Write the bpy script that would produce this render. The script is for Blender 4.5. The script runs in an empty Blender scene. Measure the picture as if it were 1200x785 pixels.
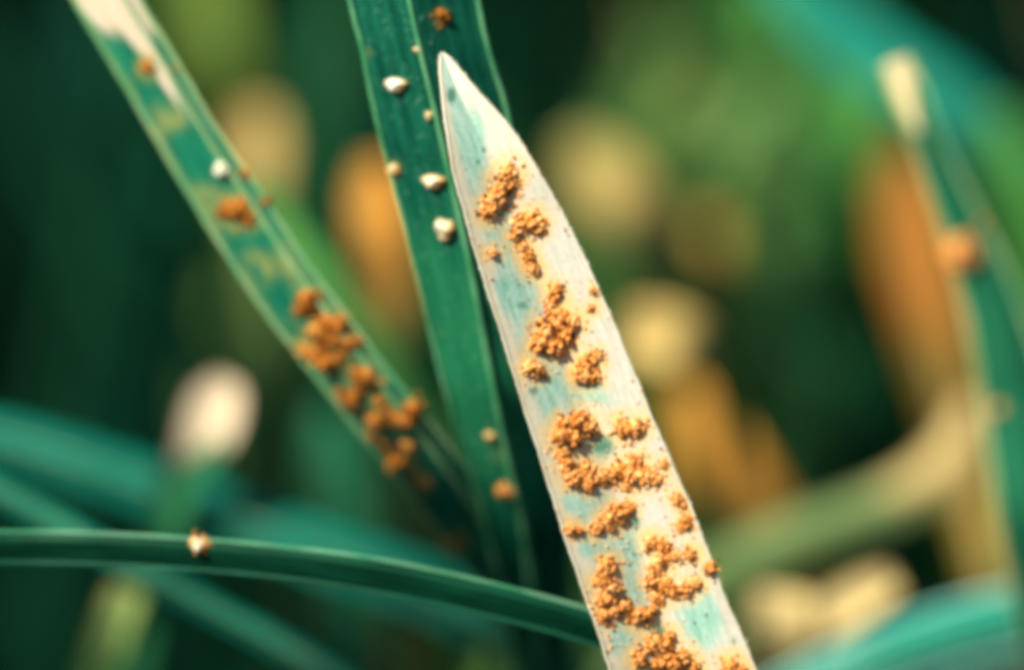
import bpy, math, random
import numpy as np
from mathutils import Vector, Matrix
from mathutils.bvhtree import BVHTree

# One Blender unit is one centimetre: a close-up of rusted grass blades in a lawn.
random.seed(7)
rng = np.random.default_rng(7)
scene = bpy.context.scene
col = scene.collection

# ------------------------------------------------------------------ camera
DIST = 20.0                 # camera to the plane of focus, cm
PX = 4.4 / 1200.0           # cm on that plane for one photograph pixel
PITCH = math.radians(30)
AIM = Vector((0, 0, 8.0))   # the focused point stands 8 cm above the soil
VIEW = Vector((0, math.cos(PITCH), -math.sin(PITCH)))
UP = Vector((0, math.sin(PITCH), math.cos(PITCH)))
RIGHT = Vector((1, 0, 0))
CAM = AIM - VIEW * DIST
cam_data = bpy.data.cameras.new('camera')
cam = bpy.data.objects.new('camera', cam_data)
col.objects.link(cam)
cam.location = CAM
cam.rotation_euler = (math.pi / 2 - PITCH, 0, 0)
cam_data.sensor_width = 36
cam_data.lens = 36 * DIST / 4.4
cam_data.clip_start = 0.5
cam_data.clip_end = 60000
cam_data.dof.use_dof = True
cam_data.dof.focus_distance = DIST
cam_data.dof.aperture_fstop = cam_data.lens * 1e-3 / 1.5   # entrance pupil 1.5 cm wide
cam_data.dof.aperture_blades = 0
scene.camera = cam

# ------------------------------------------------------------------ light
SUN = (RIGHT * -0.56 + UP * 0.66 - VIEW * 0.52).normalized()    # towards the sun
world = bpy.data.worlds.new('World')
scene.world = world
world.use_nodes = True
wn = world.node_tree.nodes
sky = wn.new('ShaderNodeTexSky')
sky.sky_type = 'NISHITA'
sky.sun_disc = False
sky.sun_elevation = math.asin(SUN.z)
sky.sun_rotation = math.atan2(SUN.x, SUN.y)
wn['Background'].inputs['Strength'].default_value = 0.05
world.node_tree.links.new(sky.outputs[0], wn['Background'].inputs['Color'])
sun_data = bpy.data.lights.new('sun', 'SUN')
sun_data.energy = 4.6
sun_data.angle = math.radians(0.5)
sun_data.color = (1.0, 0.94, 0.82)
sun = bpy.data.objects.new('sun', sun_data)
col.objects.link(sun)
sun.rotation_euler = SUN.to_track_quat('Z', 'Y').to_euler()
sun.location = (-20, -10, 60)

scene.view_settings.view_transform = 'Standard'
scene.view_settings.look = 'None'
scene.view_settings.exposure = 1.2
scene.view_settings.gamma = 1
scene.render.engine = 'CYCLES'
scene.cycles.use_denoising = True
scene.cycles.max_bounces = 6
scene.cycles.filter_width = 4.8

# ------------------------------------------------------------------ helpers
def P(px, py, d=0.0):
    """World point seen at photograph pixel (px, py), d cm beyond the plane of focus."""
    k = (DIST + d) / DIST
    return CAM + VIEW * (DIST + d) + RIGHT * ((px - 600) * PX * k) - UP * ((py - 392.5) * PX * k)

def project(p):
    v = p - CAM
    dep = v.dot(VIEW)
    return 600 + v.dot(RIGHT) / PX * DIST / dep, 392.5 - v.dot(UP) / PX * DIST / dep, dep - DIST

def sstep(a, b, x):
    t = min(1.0, max(0.0, (x - a) / (b - a))) if a != b else float(x > a)
    return t * t * (3 - 2 * t)

def mesh_obj(name, verts, faces, mat, parent=None, smooth=True, origin=None):
    o_ = Vector(origin) if origin is not None else (wpos[parent.name] if parent else Vector((0, 0, 0)))
    me = bpy.data.meshes.new(name)
    me.from_pydata([(v[0] - o_.x, v[1] - o_.y, v[2] - o_.z) for v in verts], [], faces)
    if smooth:
        me.shade_smooth()
    me.materials.append(mat)
    ob = bpy.data.objects.new(name, me)
    col.objects.link(ob)
    place(ob, o_, parent)
    return ob

wpos = {}
def place(ob, world_pos, parent=None):
    """Parents carry translations only, so a child's place is a difference of points."""
    w = Vector(world_pos)
    if parent is not None:
        ob.parent = parent
        ob.location = w - wpos[parent.name]
    else:
        ob.location = w
    wpos[ob.name] = w

def empty(name, loc):
    e = bpy.data.objects.new(name, None)
    e.empty_display_size = 0.2
    col.objects.link(e)
    place(e, loc)
    return e

def tag(o, label, cat, group=None):
    o['label'] = label
    o['category'] = cat
    if group:
        o['group'] = group

def fattr(me, name, vals):
    a = me.attributes.new(name, 'FLOAT', 'POINT')
    a.data.foreach_set('value', np.asarray(vals, dtype=np.float32))

# ------------------------------------------------------------------ materials
class NT:
    def __init__(self, name):
        self.m = bpy.data.materials.new(name)
        self.m.use_nodes = True
        self.t = self.m.node_tree
        self.t.nodes.clear()
        self.out = self.n('ShaderNodeOutputMaterial')
    def n(self, kind, **kw):
        nd = self.t.nodes.new(kind)
        for k, v in kw.items():
            setattr(nd, k, v)
        return nd
    def l(self, a, b):
        self.t.links.new(a, b)
    def attr(self, name):
        return self.n('ShaderNodeAttribute', attribute_name=name).outputs['Fac']
    def math(self, op, a, b=0.5, clamp=False):
        nd = self.n('ShaderNodeMath', operation=op, use_clamp=clamp)
        for i, x in enumerate((a, b)):
            if isinstance(x, (int, float)):
                nd.inputs[i].default_value = x
            else:
                self.l(x, nd.inputs[i])
        return nd.outputs[0]
    def ramp01(self, x, a, b):
        nd = self.n('ShaderNodeMapRange', interpolation_type='SMOOTHSTEP')
        self.l(x, nd.inputs['Value'])
        nd.inputs['From Min'].default_value = a
        nd.inputs['From Max'].default_value = b
        return nd.outputs['Result']
    def mix(self, f, a, b):
        nd = self.n('ShaderNodeMix', data_type='RGBA')
        for i, x in ((0, f), (6, a), (7, b)):
            if isinstance(x, (int, float)):
                nd.inputs[i].default_value = x
            elif isinstance(x, tuple):
                nd.inputs[i].default_value = (*x, 1)
            else:
                self.l(x, nd.inputs[i])
        return nd.outputs[2]
    def noise(self, vec, scale, detail=3, rough=0.55):
        nd = self.n('ShaderNodeTexNoise')
        nd.inputs['Scale'].default_value = scale
        nd.inputs['Detail'].default_value = detail
        nd.inputs['Roughness'].default_value = rough
        if vec is not None:
            self.l(vec, nd.inputs['Vector'])
        return nd.outputs['Fac']
    def scaled(self, vec, s):
        nd = self.n('ShaderNodeVectorMath', operation='MULTIPLY')
        self.l(vec, nd.inputs[0])
        nd.inputs[1].default_value = s
        return nd.outputs[0]

def leaf_mat(name, green, green2, dry=(0.5, 0.36, 0.16), dry2=(0.36, 0.22, 0.07), rough=0.42,
             trans=0.22, veins=9, vein_mix=0.35, pale=None, speck=0.0, bump=0.5, spec=0.12, vb=0.15):
    """Grass lamina: two greens in lengthwise streaks, pale veins, dried patches (attribute 'dry')."""
    t = NT(name)
    uv = t.n('ShaderNodeUVMap', uv_map='UVMap').outputs['UV']
    streak = t.noise(t.scaled(uv, (26, 2.2, 1)), 1.0, 3)
    blot = t.noise(t.scaled(uv, (6, 4, 1)), 1.0, 4)
    fine = t.noise(t.scaled(uv, (60, 45, 1)), 1.0, 2)
    base = t.mix(t.ramp01(streak, 0.35, 0.68), green, green2)
    base = t.mix(t.math('MULTIPLY', t.ramp01(blot, 0.42, 0.7), 0.5), base, tuple(c * 0.55 for c in green))
    across = t.attr('across')
    wave = t.math('COSINE', t.math('MULTIPLY', across, math.pi * veins))
    vein = t.ramp01(wave, 0.55, 1.0)
    base = t.mix(t.math('MULTIPLY', vein, vein_mix), base, tuple(min(1, c * 1.9 + 0.012) for c in green2))
    if speck:
        sp = t.ramp01(fine, 0.66, 0.76)
        base = t.mix(t.math('MULTIPLY', sp, speck), base, tuple(min(1, c * 3 + 0.03) for c in green2))
    d = t.attr('dry')
    dn = t.math('MULTIPLY', t.math('SUBTRACT', blot, 0.5), 0.9)
    dm = t.ramp01(t.math('ADD', d, t.math('MULTIPLY', dn, t.math('MULTIPLY', t.math('SUBTRACT', 1.0, d), t.math('MULTIPLY', d, 4.0)))), 0.15, 0.85)
    dcol = t.mix(t.ramp01(streak, 0.3, 0.7), dry2, dry)
    base = t.mix(dm, base, dcol)
    if pale:
        base = t.mix(t.math('MULTIPLY', t.attr('halo'), t.ramp01(blot, 0.3, 0.62)), base, pale)
    pr = t.n('ShaderNodeBsdfPrincipled')
    t.l(base, pr.inputs['Base Color'])
    rr = t.math('ADD', t.math('MULTIPLY', fine, 0.3), rough - 0.15)
    t.l(rr, pr.inputs['Roughness'])
    pr.inputs['Specular IOR Level'].default_value = spec
    bn = t.n('ShaderNodeBump')
    bn.inputs['Strength'].default_value = bump
    bn.inputs['Distance'].default_value = 0.006
    h = t.math('ADD', t.math('MULTIPLY', wave, vb), t.math('ADD', t.math('MULTIPLY', fine, 0.9), streak))
    t.l(h, bn.inputs['Height'])
    t.l(bn.outputs[0], pr.inputs['Normal'])
    tr = t.n('ShaderNodeBsdfTranslucent')
    t.l(base, tr.inputs['Color'])
    mx = t.n('ShaderNodeMixShader')
    mx.inputs[0].default_value = trans
    t.l(pr.outputs[0], mx.inputs[1])
    t.l(tr.outputs[0], mx.inputs[2])
    t.l(mx.outputs[0], t.out.inputs['Surface'])
    return t.m

def front_mat():
    """The pale diseased blade: waxy cream lamina, blue-green remnants, yellowing round the pustules."""
    t = NT('pale_waxy_lamina')
    uv = t.n('ShaderNodeUVMap', uv_map='UVMap').outputs['UV']
    streak = t.noise(t.scaled(uv, (40, 5, 1)), 1.0, 3)
    fine = t.noise(t.scaled(uv, (60, 45, 1)), 1.0, 3, 0.65)
    blot = t.noise(t.scaled(uv, (9, 7, 1)), 1.0, 4)
    cream = t.mix(t.ramp01(streak, 0.3, 0.7), (0.51, 0.47, 0.365), (0.58, 0.55, 0.46))
    cream = t.mix(t.math('MULTIPLY', t.ramp01(fine, 0.52, 0.68), 0.5), cream, (0.43, 0.39, 0.29))
    cyan = t.mix(t.ramp01(streak, 0.3, 0.7), (0.17, 0.40, 0.29), (0.32, 0.54, 0.43))
    cyan = t.mix(t.math('MULTIPLY', t.ramp01(fine, 0.52, 0.7), 0.75), cyan, (0.52, 0.62, 0.52))
    dots = t.noise(t.scaled(uv, (30, 26, 1)), 1.0, 1)
    cyan = t.mix(t.math('MULTIPLY', t.ramp01(dots, 0.66, 0.74), 0.8), cyan, (0.06, 0.22, 0.14))
    c = t.attr('tint')
    cf = t.ramp01(t.math('ADD', c, t.math('MULTIPLY', t.math('ADD', t.math('SUBTRACT', blot, 0.5), t.math('MULTIPLY', t.math('SUBTRACT', fine, 0.5), 1.1)), 0.95)), 0.2, 1.0)
    cream = t.mix(t.math('MULTIPLY', t.math('SUBTRACT', 1.0, t.ramp01(t.attr('across'), -0.95, -0.6)), 0.7), cream, (0.60, 0.53, 0.34))
    base = t.mix(cf, cream, cyan)
    across = t.attr('across')
    vv = t.ramp01(t.math('COSINE', t.math('MULTIPLY', t.math('ADD', across, t.math('MULTIPLY', t.math('SUBTRACT', streak, 0.5), 0.05)), math.pi * 17)), 0.5, 1.0)
    base = t.mix(t.math('MULTIPLY', t.math('MULTIPLY', vv, t.ramp01(blot, 0.3, 0.6)), 0.5), base, (0.36, 0.42, 0.27))
    hf = t.math('MULTIPLY', t.attr('halo'), t.ramp01(t.math('ADD', blot, t.math('MULTIPLY', t.math('SUBTRACT', fine, 0.5), 0.7)), 0.22, 0.6))
    base = t.mix(hf, base, (0.68, 0.46, 0.17))
    base = t.mix(t.attr('dark'), base, (0.03, 0.15, 0.09))  # dark green spots: bare tissue, and some pustule shade put into the colour
    wave = t.math('COSINE', t.math('MULTIPLY', across, math.pi * 17))
    pr = t.n('ShaderNodeBsdfPrincipled')
    t.l(base, pr.inputs['Base Color'])
    pr.inputs['Roughness'].default_value = 0.45
    pr.inputs['Specular IOR Level'].default_value = 0.4
    bn = t.n('ShaderNodeBump')
    bn.inputs['Strength'].default_value = 0.55
    bn.inputs['Distance'].default_value = 0.005
    t.l(t.math('ADD', t.math('MULTIPLY', wave, 0.06), t.math('ADD', fine, streak)), bn.inputs['Height'])
    t.l(bn.outputs[0], pr.inputs['Normal'])
    tr = t.n('ShaderNodeBsdfTranslucent')
    t.l(base, tr.inputs['Color'])
    mx = t.n('ShaderNodeMixShader')
    mx.inputs[0].default_value = 0.16
    t.l(pr.outputs[0], mx.inputs[1])
    t.l(tr.outputs[0], mx.inputs[2])
    t.l(mx.outputs[0], t.out.inputs['Surface'])
    return t.m

def plain_mat(name, a, b, rough=0.4, scale=14.0, spec=0.5, trans=0.1):
    t = NT(name)
    co = t.n('ShaderNodeTexCoord').outputs['Object']
    nz = t.noise(co, scale, 3)
    base = t.mix(t.ramp01(nz, 0.35, 0.65), a, b)
    pr = t.n('ShaderNodeBsdfPrincipled')
    t.l(base, pr.inputs['Base Color'])
    pr.inputs['Roughness'].default_value = rough
    pr.inputs['Specular IOR Level'].default_value = spec
    bn = t.n('ShaderNodeBump')
    bn.inputs['Strength'].default_value = 0.4
    bn.inputs['Distance'].default_value = 0.004
    t.l(t.noise(co, scale * 4, 2), bn.inputs['Height'])
    t.l(bn.outputs[0], pr.inputs['Normal'])
    tr = t.n('ShaderNodeBsdfTranslucent')
    t.l(base, tr.inputs['Color'])
    mx = t.n('ShaderNodeMixShader')
    mx.inputs[0].default_value = trans
    t.l(pr.outputs[0], mx.inputs[1])
    t.l(tr.outputs[0], mx.inputs[2])
    t.l(mx.outputs[0], t.out.inputs['Surface'])
    return t.m

def rust_mat(name, dark, mid, light):
    """Powdery spore grains; each grain has its own shade (attribute 'grain')."""
    t = NT(name)
    g = t.attr('grain')
    rnd = t.n('ShaderNodeObjectInfo').outputs['Random']
    g = t.math('ADD', g, t.math('MULTIPLY', t.math('SUBTRACT', rnd, 0.5), 0.45))
    base = t.mix(t.ramp01(g, -0.7, -0.1), tuple(c * 0.28 for c in dark), dark)
    base = t.mix(t.ramp01(g, 0.0, 0.5), base, mid)
    base = t.mix(t.ramp01(g, 0.6, 1.1), base, light)
    pr = t.n('ShaderNodeBsdfPrincipled')
    t.l(base, pr.inputs['Base Color'])
    pr.inputs['Roughness'].default_value = 0.9
    pr.inputs['Specular IOR Level'].default_value = 0.08
    tr = t.n('ShaderNodeBsdfTranslucent')
    t.l(base, tr.inputs['Color'])
    mx = t.n('ShaderNodeMixShader')
    mx.inputs[0].default_value = 0.2
    t.l(pr.outputs[0], mx.inputs[1])
    t.l(tr.outputs[0], mx.inputs[2])
    t.l(mx.outputs[0], t.out.inputs['Surface'])
    return t.m

M = {}
M['front'] = front_mat()
M['front_edge'] = plain_mat('pale_margin', (0.60, 0.54, 0.36), (0.68, 0.64, 0.50), 0.35, 6)
M['left'] = leaf_mat('mid_green_lamina', (0.003, 0.11, 0.060), (0.013, 0.20, 0.10), dry=(0.74, 0.62, 0.48), dry2=(0.66, 0.52, 0.33), pale=(0.24, 0.29, 0.085), veins=7)
M['left_edge'] = plain_mat('light_green_margin', (0.12, 0.36, 0.14), (0.30, 0.44, 0.19), 0.35, 4)
M['centre'] = leaf_mat('deep_green_lamina', (0.0012, 0.058, 0.034), (0.006, 0.115, 0.060), pale=(0.20, 0.24, 0.06), veins=9, vein_mix=0.2, speck=0.7, bump=0.7, spec=0.1, vb=0.05, dry=(0.020, 0.205, 0.085), dry2=(0.011, 0.15, 0.06))
M['centre_edge'] = plain_mat('bright_green_rib', (0.04, 0.24, 0.09), (0.12, 0.36, 0.16), 0.3, 5)
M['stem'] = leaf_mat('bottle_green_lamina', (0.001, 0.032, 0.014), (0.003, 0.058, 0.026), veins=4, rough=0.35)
M['stem_edge_lit'] = plain_mat('highlight_green_rib', (0.06, 0.30, 0.14), (0.22, 0.48, 0.27), 0.25, 3)  # lighter copy for the upper rim, sun highlight put into the colour
M['teal'] = leaf_mat('blue_green_lamina', (0.003, 0.15, 0.095), (0.007, 0.20, 0.145), veins=6, rough=0.36)
M['teal_bright'] = leaf_mat('bright_blue_green_lamina', (0.005, 0.21, 0.14), (0.014, 0.31, 0.225), veins=6, rough=0.3, spec=0.15)
M['green'] = leaf_mat('fresh_green_lamina', (0.050, 0.21, 0.036), (0.085, 0.29, 0.055), dry=(0.50, 0.40, 0.16), dry2=(0.38, 0.28, 0.08))
M['pale_green'] = leaf_mat('pale_green_lamina', (0.10, 0.25, 0.055), (0.16, 0.30, 0.08), dry=(0.68, 0.50, 0.17), dry2=(0.56, 0.38, 0.10))
M['cream_dry'] = leaf_mat('cream_tipped_lamina', (0.02, 0.16, 0.06), (0.04, 0.21, 0.08), dry=(0.80, 0.65, 0.43), dry2=(0.74, 0.57, 0.35))
M['orange_dry'] = leaf_mat('rust_brown_lamina', (0.09, 0.15, 0.02), (0.15, 0.19, 0.03), dry=(0.76, 0.36, 0.05), dry2=(0.68, 0.29, 0.035))
M['olive'] = leaf_mat('olive_lamina', (0.10, 0.18, 0.026), (0.17, 0.25, 0.042), dry=(0.50, 0.34, 0.07), dry2=(0.40, 0.24, 0.035))
M['rust_dry'] = leaf_mat('dull_orange_lamina', (0.07, 0.10, 0.015), (0.12, 0.14, 0.02), dry=(0.50, 0.19, 0.024), dry2=(0.38, 0.15, 0.02))
M['far_right'] = leaf_mat('cool_green_lamina', (0.007, 0.11, 0.05), (0.020, 0.17, 0.08), dry=(0.88, 0.68, 0.38), dry2=(0.80, 0.60, 0.30))
M['dim'] = leaf_mat('shaded_green_lamina', (0.001, 0.030, 0.016), (0.004, 0.055, 0.03), spec=0.08)  # greens darkened so the colour itself carries the background shade
M['mid'] = leaf_mat('dull_green_lamina', (0.008, 0.075, 0.028), (0.018, 0.105, 0.038), spec=0.1)
M['lawn'] = leaf_mat('shade_toned_lawn_blade', (0.0004, 0.010, 0.004), (0.001, 0.020, 0.008), spec=0.0, rough=0.7, trans=0.1)  # near-black greens: deep shade between blades put into the colour
M['emerald'] = leaf_mat('emerald_lamina', (0.008, 0.13, 0.058), (0.018, 0.185, 0.084))
M['straw'] = leaf_mat('straw_lamina', (0.06, 0.20, 0.05), (0.10, 0.25, 0.07), dry=(0.80, 0.62, 0.27), dry2=(0.72, 0.53, 0.19))
M['cyan_edge'] = plain_mat('pale_cyan_rib', (0.10, 0.46, 0.36), (0.28, 0.60, 0.50), 0.25, 2)
M['stem_edge_shaded'] = plain_mat('shaded_green_rib', (0.008, 0.11, 0.055), (0.02, 0.16, 0.08), 0.4, 3)  # darker copy for the lower rim, its shade put into the colour
M['arc'] = leaf_mat('dull_pale_lamina', (0.12, 0.21, 0.065), (0.18, 0.26, 0.095), dry=(0.62, 0.46, 0.18), dry2=(0.50, 0.36, 0.12))
M['rib'] = plain_mat('pale_rib', (0.08, 0.22, 0.08), (0.16, 0.30, 0.12), 0.4, 4)
M['dry_rib'] = plain_mat('straw_rib', (0.40, 0.28, 0.10), (0.50, 0.38, 0.17), 0.5, 4)
M['rust'] = rust_mat('rust_spores', (0.50, 0.16, 0.022), (0.82, 0.345, 0.080), (0.89, 0.54, 0.21))
M['rust_deep'] = rust_mat('deep_rust_spores', (0.24, 0.07, 0.010), (0.58, 0.20, 0.026), (0.78, 0.40, 0.09))
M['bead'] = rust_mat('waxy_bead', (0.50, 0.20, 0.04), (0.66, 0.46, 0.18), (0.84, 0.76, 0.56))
M['bead'].node_tree.nodes['Principled BSDF'].inputs['Roughness'].default_value = 0.22
M['bead'].node_tree.nodes['Principled BSDF'].inputs['Specular IOR Level'].default_value = 0.4

# ------------------------------------------------------------------ ground
def soil_mat():
    t = NT('shade_toned_humus')
    co = t.n('ShaderNodeTexCoord').outputs['Object']
    a = t.noise(co, 0.9, 6, 0.6)
    b = t.noise(co, 5.0, 4, 0.6)
    base = t.mix(t.ramp01(a, 0.35, 0.7), (0.001, 0.005, 0.002), (0.003, 0.011, 0.004))  # near-black soil tones, the shade under the grass painted in
    base = t.mix(t.math('MULTIPLY', t.ramp01(b, 0.55, 0.75), 0.5), base, (0.010, 0.013, 0.005))
    pr = t.n('ShaderNodeBsdfPrincipled')
    t.l(base, pr.inputs['Base Color'])
    pr.inputs['Roughness'].default_value = 0.95
    pr.inputs['Specular IOR Level'].default_value = 0.0
    bn = t.n('ShaderNodeBump')
    bn.inputs['Strength'].default_value = 0.8
    bn.inputs['Distance'].default_value = 0.25
    t.l(b, bn.inputs['Height'])
    t.l(bn.outputs[0], pr.inputs['Normal'])
    t.l(pr.outputs[0], t.out.inputs['Surface'])
    return t.m

def make_ground():
    ax = np.concatenate([[-30000, -4000, -600, -150, -70], np.linspace(-40, 40, 81), [70, 150, 600, 4000, 30000]])
    n = len(ax)
    V = []
    for j, y in enumerate(ax):
        for i, x in enumerate(ax):
            near = max(abs(x), abs(y)) < 41
            z = (0.35 * math.sin(x * 0.7 + 1.3 * math.sin(y * 0.5)) * math.cos(y * 0.9) + rng.normal(0, 0.14)) * near
            V.append((x, y, z - 0.3))
    F = [(j * n + i, j * n + i + 1, (j + 1) * n + i + 1, (j + 1) * n + i) for j in range(n - 1) for i in range(n - 1)]
    g = mesh_obj('soil_ground', V, F, soil_mat())
    g['kind'] = 'structure'
make_ground()

# ------------------------------------------------------------------ grass blades
def catmull(pts, n):
    """Resample rows of numbers through all of them, n steps per span; spans may be uneven."""
    pts = [np.array(p, dtype=float) for p in pts]
    h = [max(1e-6, float(np.linalg.norm(b[:3] - a[:3]))) for a, b in zip(pts, pts[1:])]
    sl = [(b - a) / k for a, b, k in zip(pts, pts[1:], h)]
    tan = [sl[0]] + [(sl[i - 1] * h[i] + sl[i] * h[i - 1]) / (h[i - 1] + h[i]) for i in range(1, len(sl))] + [sl[-1]]
    mean = sum(h) / len(h)
    out = []
    for i, k in enumerate(h):
        m = max(n, int(n * k / mean * 0.8))
        for q in range(m):
            t = q / m
            t2, t3 = t * t, t * t * t
            out.append((2 * t3 - 3 * t2 + 1) * pts[i] + (t3 - 2 * t2 + t) * k * tan[i] + (3 * t2 - 2 * t3) * pts[i + 1] + (t3 - t2) * k * tan[i + 1])
    out.append(pts[-1])
    return out

def tube(name, pts, radii, mat, parent, n=6):
    V, F = [], []
    for i, p in enumerate(pts):
        a = pts[max(0, i - 1)]; b = pts[min(len(pts) - 1, i + 1)]
        T = (b - a).normalized()
        X = T.cross(VIEW)
        if X.length < 1e-3:
            X = T.cross(UP)
        X.normalize()
        Y = T.cross(X)
        for k in range(n):
            an = 2 * math.pi * k / n
            V.append(p + X * (math.cos(an) * radii[i]) + Y * (math.sin(an) * radii[i]))
    for i in range(len(pts) - 1):
        for k in range(n):
            F.append((i * n + k, i * n + (k + 1) % n, (i + 1) * n + (k + 1) % n, (i + 1) * n + k))
    F.append(tuple(range(n))[::-1])
    F.append(tuple((len(pts) - 1) * n + k for k in range(n)))
    return mesh_obj(name, V, F, mat, parent)

class Blade:
    """A grass blade given by rows (centre, half-width vector) from its tip down to its root."""
    def __init__(self, name, label, cat, rows, mat, fold=0.3, mid=0.0, nv=14, thick=0.018, ribs=0, rib_amp=0.0,
                 roll=0.0, dry=None, edge_mat=None, edge_r=0.008, rib_mat=None, rib_r=0.010, group=None,
                 attrs=None, wavy=0.0, twist=None, ragged=0.0):
        self.root = rows[-1][0].copy()
        self.e = empty(name, (self.root.x, self.root.y, 0.0))
        tag(self.e, label, cat, group)
        V, UV, AC, SS = [], [], [], []
        s = 0.0
        self.C, self.N, self.S = [], [], []
        ph = random.uniform(0, 6)
        for i, (c, S) in enumerate(rows):
            if i:
                s += (c - rows[i - 1][0]).length
            a = rows[max(0, i - 1)][0]; b = rows[min(len(rows) - 1, i + 1)][0]
            T = (b - a).normalized()
            hw = S.length
            N = T.cross(S)
            if N.dot(VIEW) > 0:
                N = -N
            N.normalize()
            r = roll + (twist * s if twist else 0.0)
            if r:
                q = Matrix.Rotation(r, 3, T)
                S = q @ S; N = q @ N
            self.C.append(c); self.N.append(N); self.S.append(S)
            for j in range(nv + 1):
                v = -1 + 2 * j / nv
                k = (v - mid) / (1 - mid) if v > mid else (mid - v) / (1 + mid)
                h = fold * hw * (math.sqrt(k * k + 0.012) - 0.11) * (abs(1 - mid) if v > mid else abs(1 + mid))
                h += rib_amp * math.cos(ribs * math.pi * v) if ribs else 0
                h += wavy * hw * math.sin(s * 2.3 + ph + v) * abs(v)
                vr = v
                if ragged:
                    sd = 1.7 if v > 0 else 0.0
                    vr = v * (1 + ragged * abs(v) ** 4 * (math.sin(s * 9 + sd) + 0.8 * math.sin(s * 23 + 2 * sd) + 0.6 * math.sin(s * 57 + sd) + 0.5 * math.sin(s * 131 + sd)))
                V.append(c + S * vr + N * h)
                UV.append((v * max(hw, 0.05), s)); AC.append(v); SS.append(s)
        nr, w = len(rows), nv + 1
        nt = nr * w
        Vb = []
        for i in range(nr):
            for j in range(w):
                e = 1 - abs(-1 + 2 * j / nv) ** 6
                Vb.append(V[i * w + j] - self.N[i] * thick * (0.25 + 0.75 * e))
        F = []
        flip = (V[1] - V[0]).cross(V[w] - V[0]).dot(self.N[0]) < 0
        for i in range(nr - 1):
            for j in range(nv):
                q = (i * w + j, i * w + j + 1, (i + 1) * w + j + 1, (i + 1) * w + j)
                F.append(q[::-1] if flip else q)
                qb = tuple(x + nt for x in q)
                F.append(qb if flip else qb[::-1])
            for j in (0, nv):
                q = (i * w + j, (i + 1) * w + j, (i + 1) * w + j + nt, i * w + j + nt)
                F.append(q)
        for i in (0, nr - 1):
            for j in range(nv):
                F.append((i * w + j, i * w + j + 1, i * w + j + 1 + nt, i * w + j + nt))
        self.lam = mesh_obj('lamina', V + Vb, F, mat, self.e)
        me = self.lam.data
        ul = me.uv_layers.new(name='UVMap')
        idx = np.empty(len(me.loops), dtype=np.int32)
        me.loops.foreach_get('vertex_index', idx)
        uva = np.array(UV + UV, dtype=np.float32)[idx]
        ul.data.foreach_set('uv', uva.ravel())
        fattr(me, 'across', AC + AC)
        dv = [dry(x, v) if dry else 0.0 for x, v in zip(SS, AC)]
        fattr(me, 'dry', dv + dv)
        px = None
        for nm, fn in (attrs or {}).items():
            if px is None:
                px = [project(v) for v in V]
            vals = [fn(p[0], p[1], a) for p, a in zip(px, AC)]
            fattr(me, nm, vals + vals)
        self.V, self.w, self.nr = V, w, nr
        tri = []
        for i in range(nr - 1):
            for j in range(nv):
                a = i * w + j
                tri += [(a, a + 1, a + w + 1), (a, a + w + 1, a + w)]
        self.bvh = BVHTree.FromPolygons([tuple(v) for v in V], tri)
        if edge_mat:
            for j in (0, nv):
                pts = [V[i * w + j] for i in range(0, nr)]
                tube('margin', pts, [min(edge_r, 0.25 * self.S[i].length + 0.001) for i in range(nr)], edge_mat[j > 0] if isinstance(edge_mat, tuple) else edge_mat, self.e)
        if rib_mat:
            jm = round((mid + 1) / 2 * nv)
            pts = [V[i * w + jm] + self.N[i] * rib_r * 0.15 for i in range(nr)]
            tube('midrib', pts, [min(rib_r * (0.5 + 0.5 * min(1, i / (nr * 0.3))), 0.3 * self.S[i].length + 0.001) for i in range(nr)], rib_mat, self.e)

    def hit(self, px, py):
        d = (P(px, py, 0) - CAM).normalized()
        loc, nor, _, _ = self.bvh.ray_cast(CAM, d)
        if loc is None:
            loc, nor, _, _ = self.bvh.find_nearest(P(px, py, project(self.C[len(self.C) // 3])[2]))
        if nor.dot(VIEW) > 0:
            nor = -nor
        return loc, nor

def rows_edges(edge_rows, n, root=None):
    """edge_rows: (xL, yL, xR, yR, depth) in photograph pixels from tip to root."""
    L = [P(a, b, d) for a, b, c, e, d in edge_rows]
    R = [P(c, e, d) for a, b, c, e, d in edge_rows]
    rows = [((l + r) / 2, (r - l) / 2) for l, r in zip(L, R)]
    return finish_rows(rows, n, root)

def rows_mid(pts, n, root=None):
    """pts: (x, y, depth, half-width in pixels) along the middle, from tip to root."""
    cs = [P(x, y, d) for x, y, d, h in pts]
    rows = []
    for i, (x, y, d, h) in enumerate(pts):
        T = (cs[min(len(cs) - 1, i + 1)] - cs[max(0, i - 1)]).normalized()
        S = T.cross(VIEW).normalized()
        if S.dot(RIGHT) < -0.2 or (abs(S.dot(RIGHT)) <= 0.2 and S.dot(UP) > 0 and False):
            S = -S
        rows.append((cs[i], S * (h * PX * (DIST + d) / DIST)))
    for i in range(1, len(rows)):
        if rows[i][1].dot(rows[i - 1][1]) < 0:
            rows[i] = (rows[i][0], -rows[i][1])
    return finish_rows(rows, n, root)

def finish_rows(rows, n, root):
    if root is not None:      # carry the blade on, out of the picture, down into the soil
        c, S = rows[-1]
        drift = (rows[-1][0] - rows[-2][0]).normalized()
        base = Vector((c.x + root[0], c.y + root[1], -0.4))
        m = c.lerp(base, 0.45) + drift * 0.25 * (c - base).length * 0.5
        rows = rows + [(m, S * 0.85), (base, S * 0.45)]
    data = catmull([(*c, *S) for c, S in rows], n)
    return [(Vector(r[:3]), Vector(r[3:])) for r in data]

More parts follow.
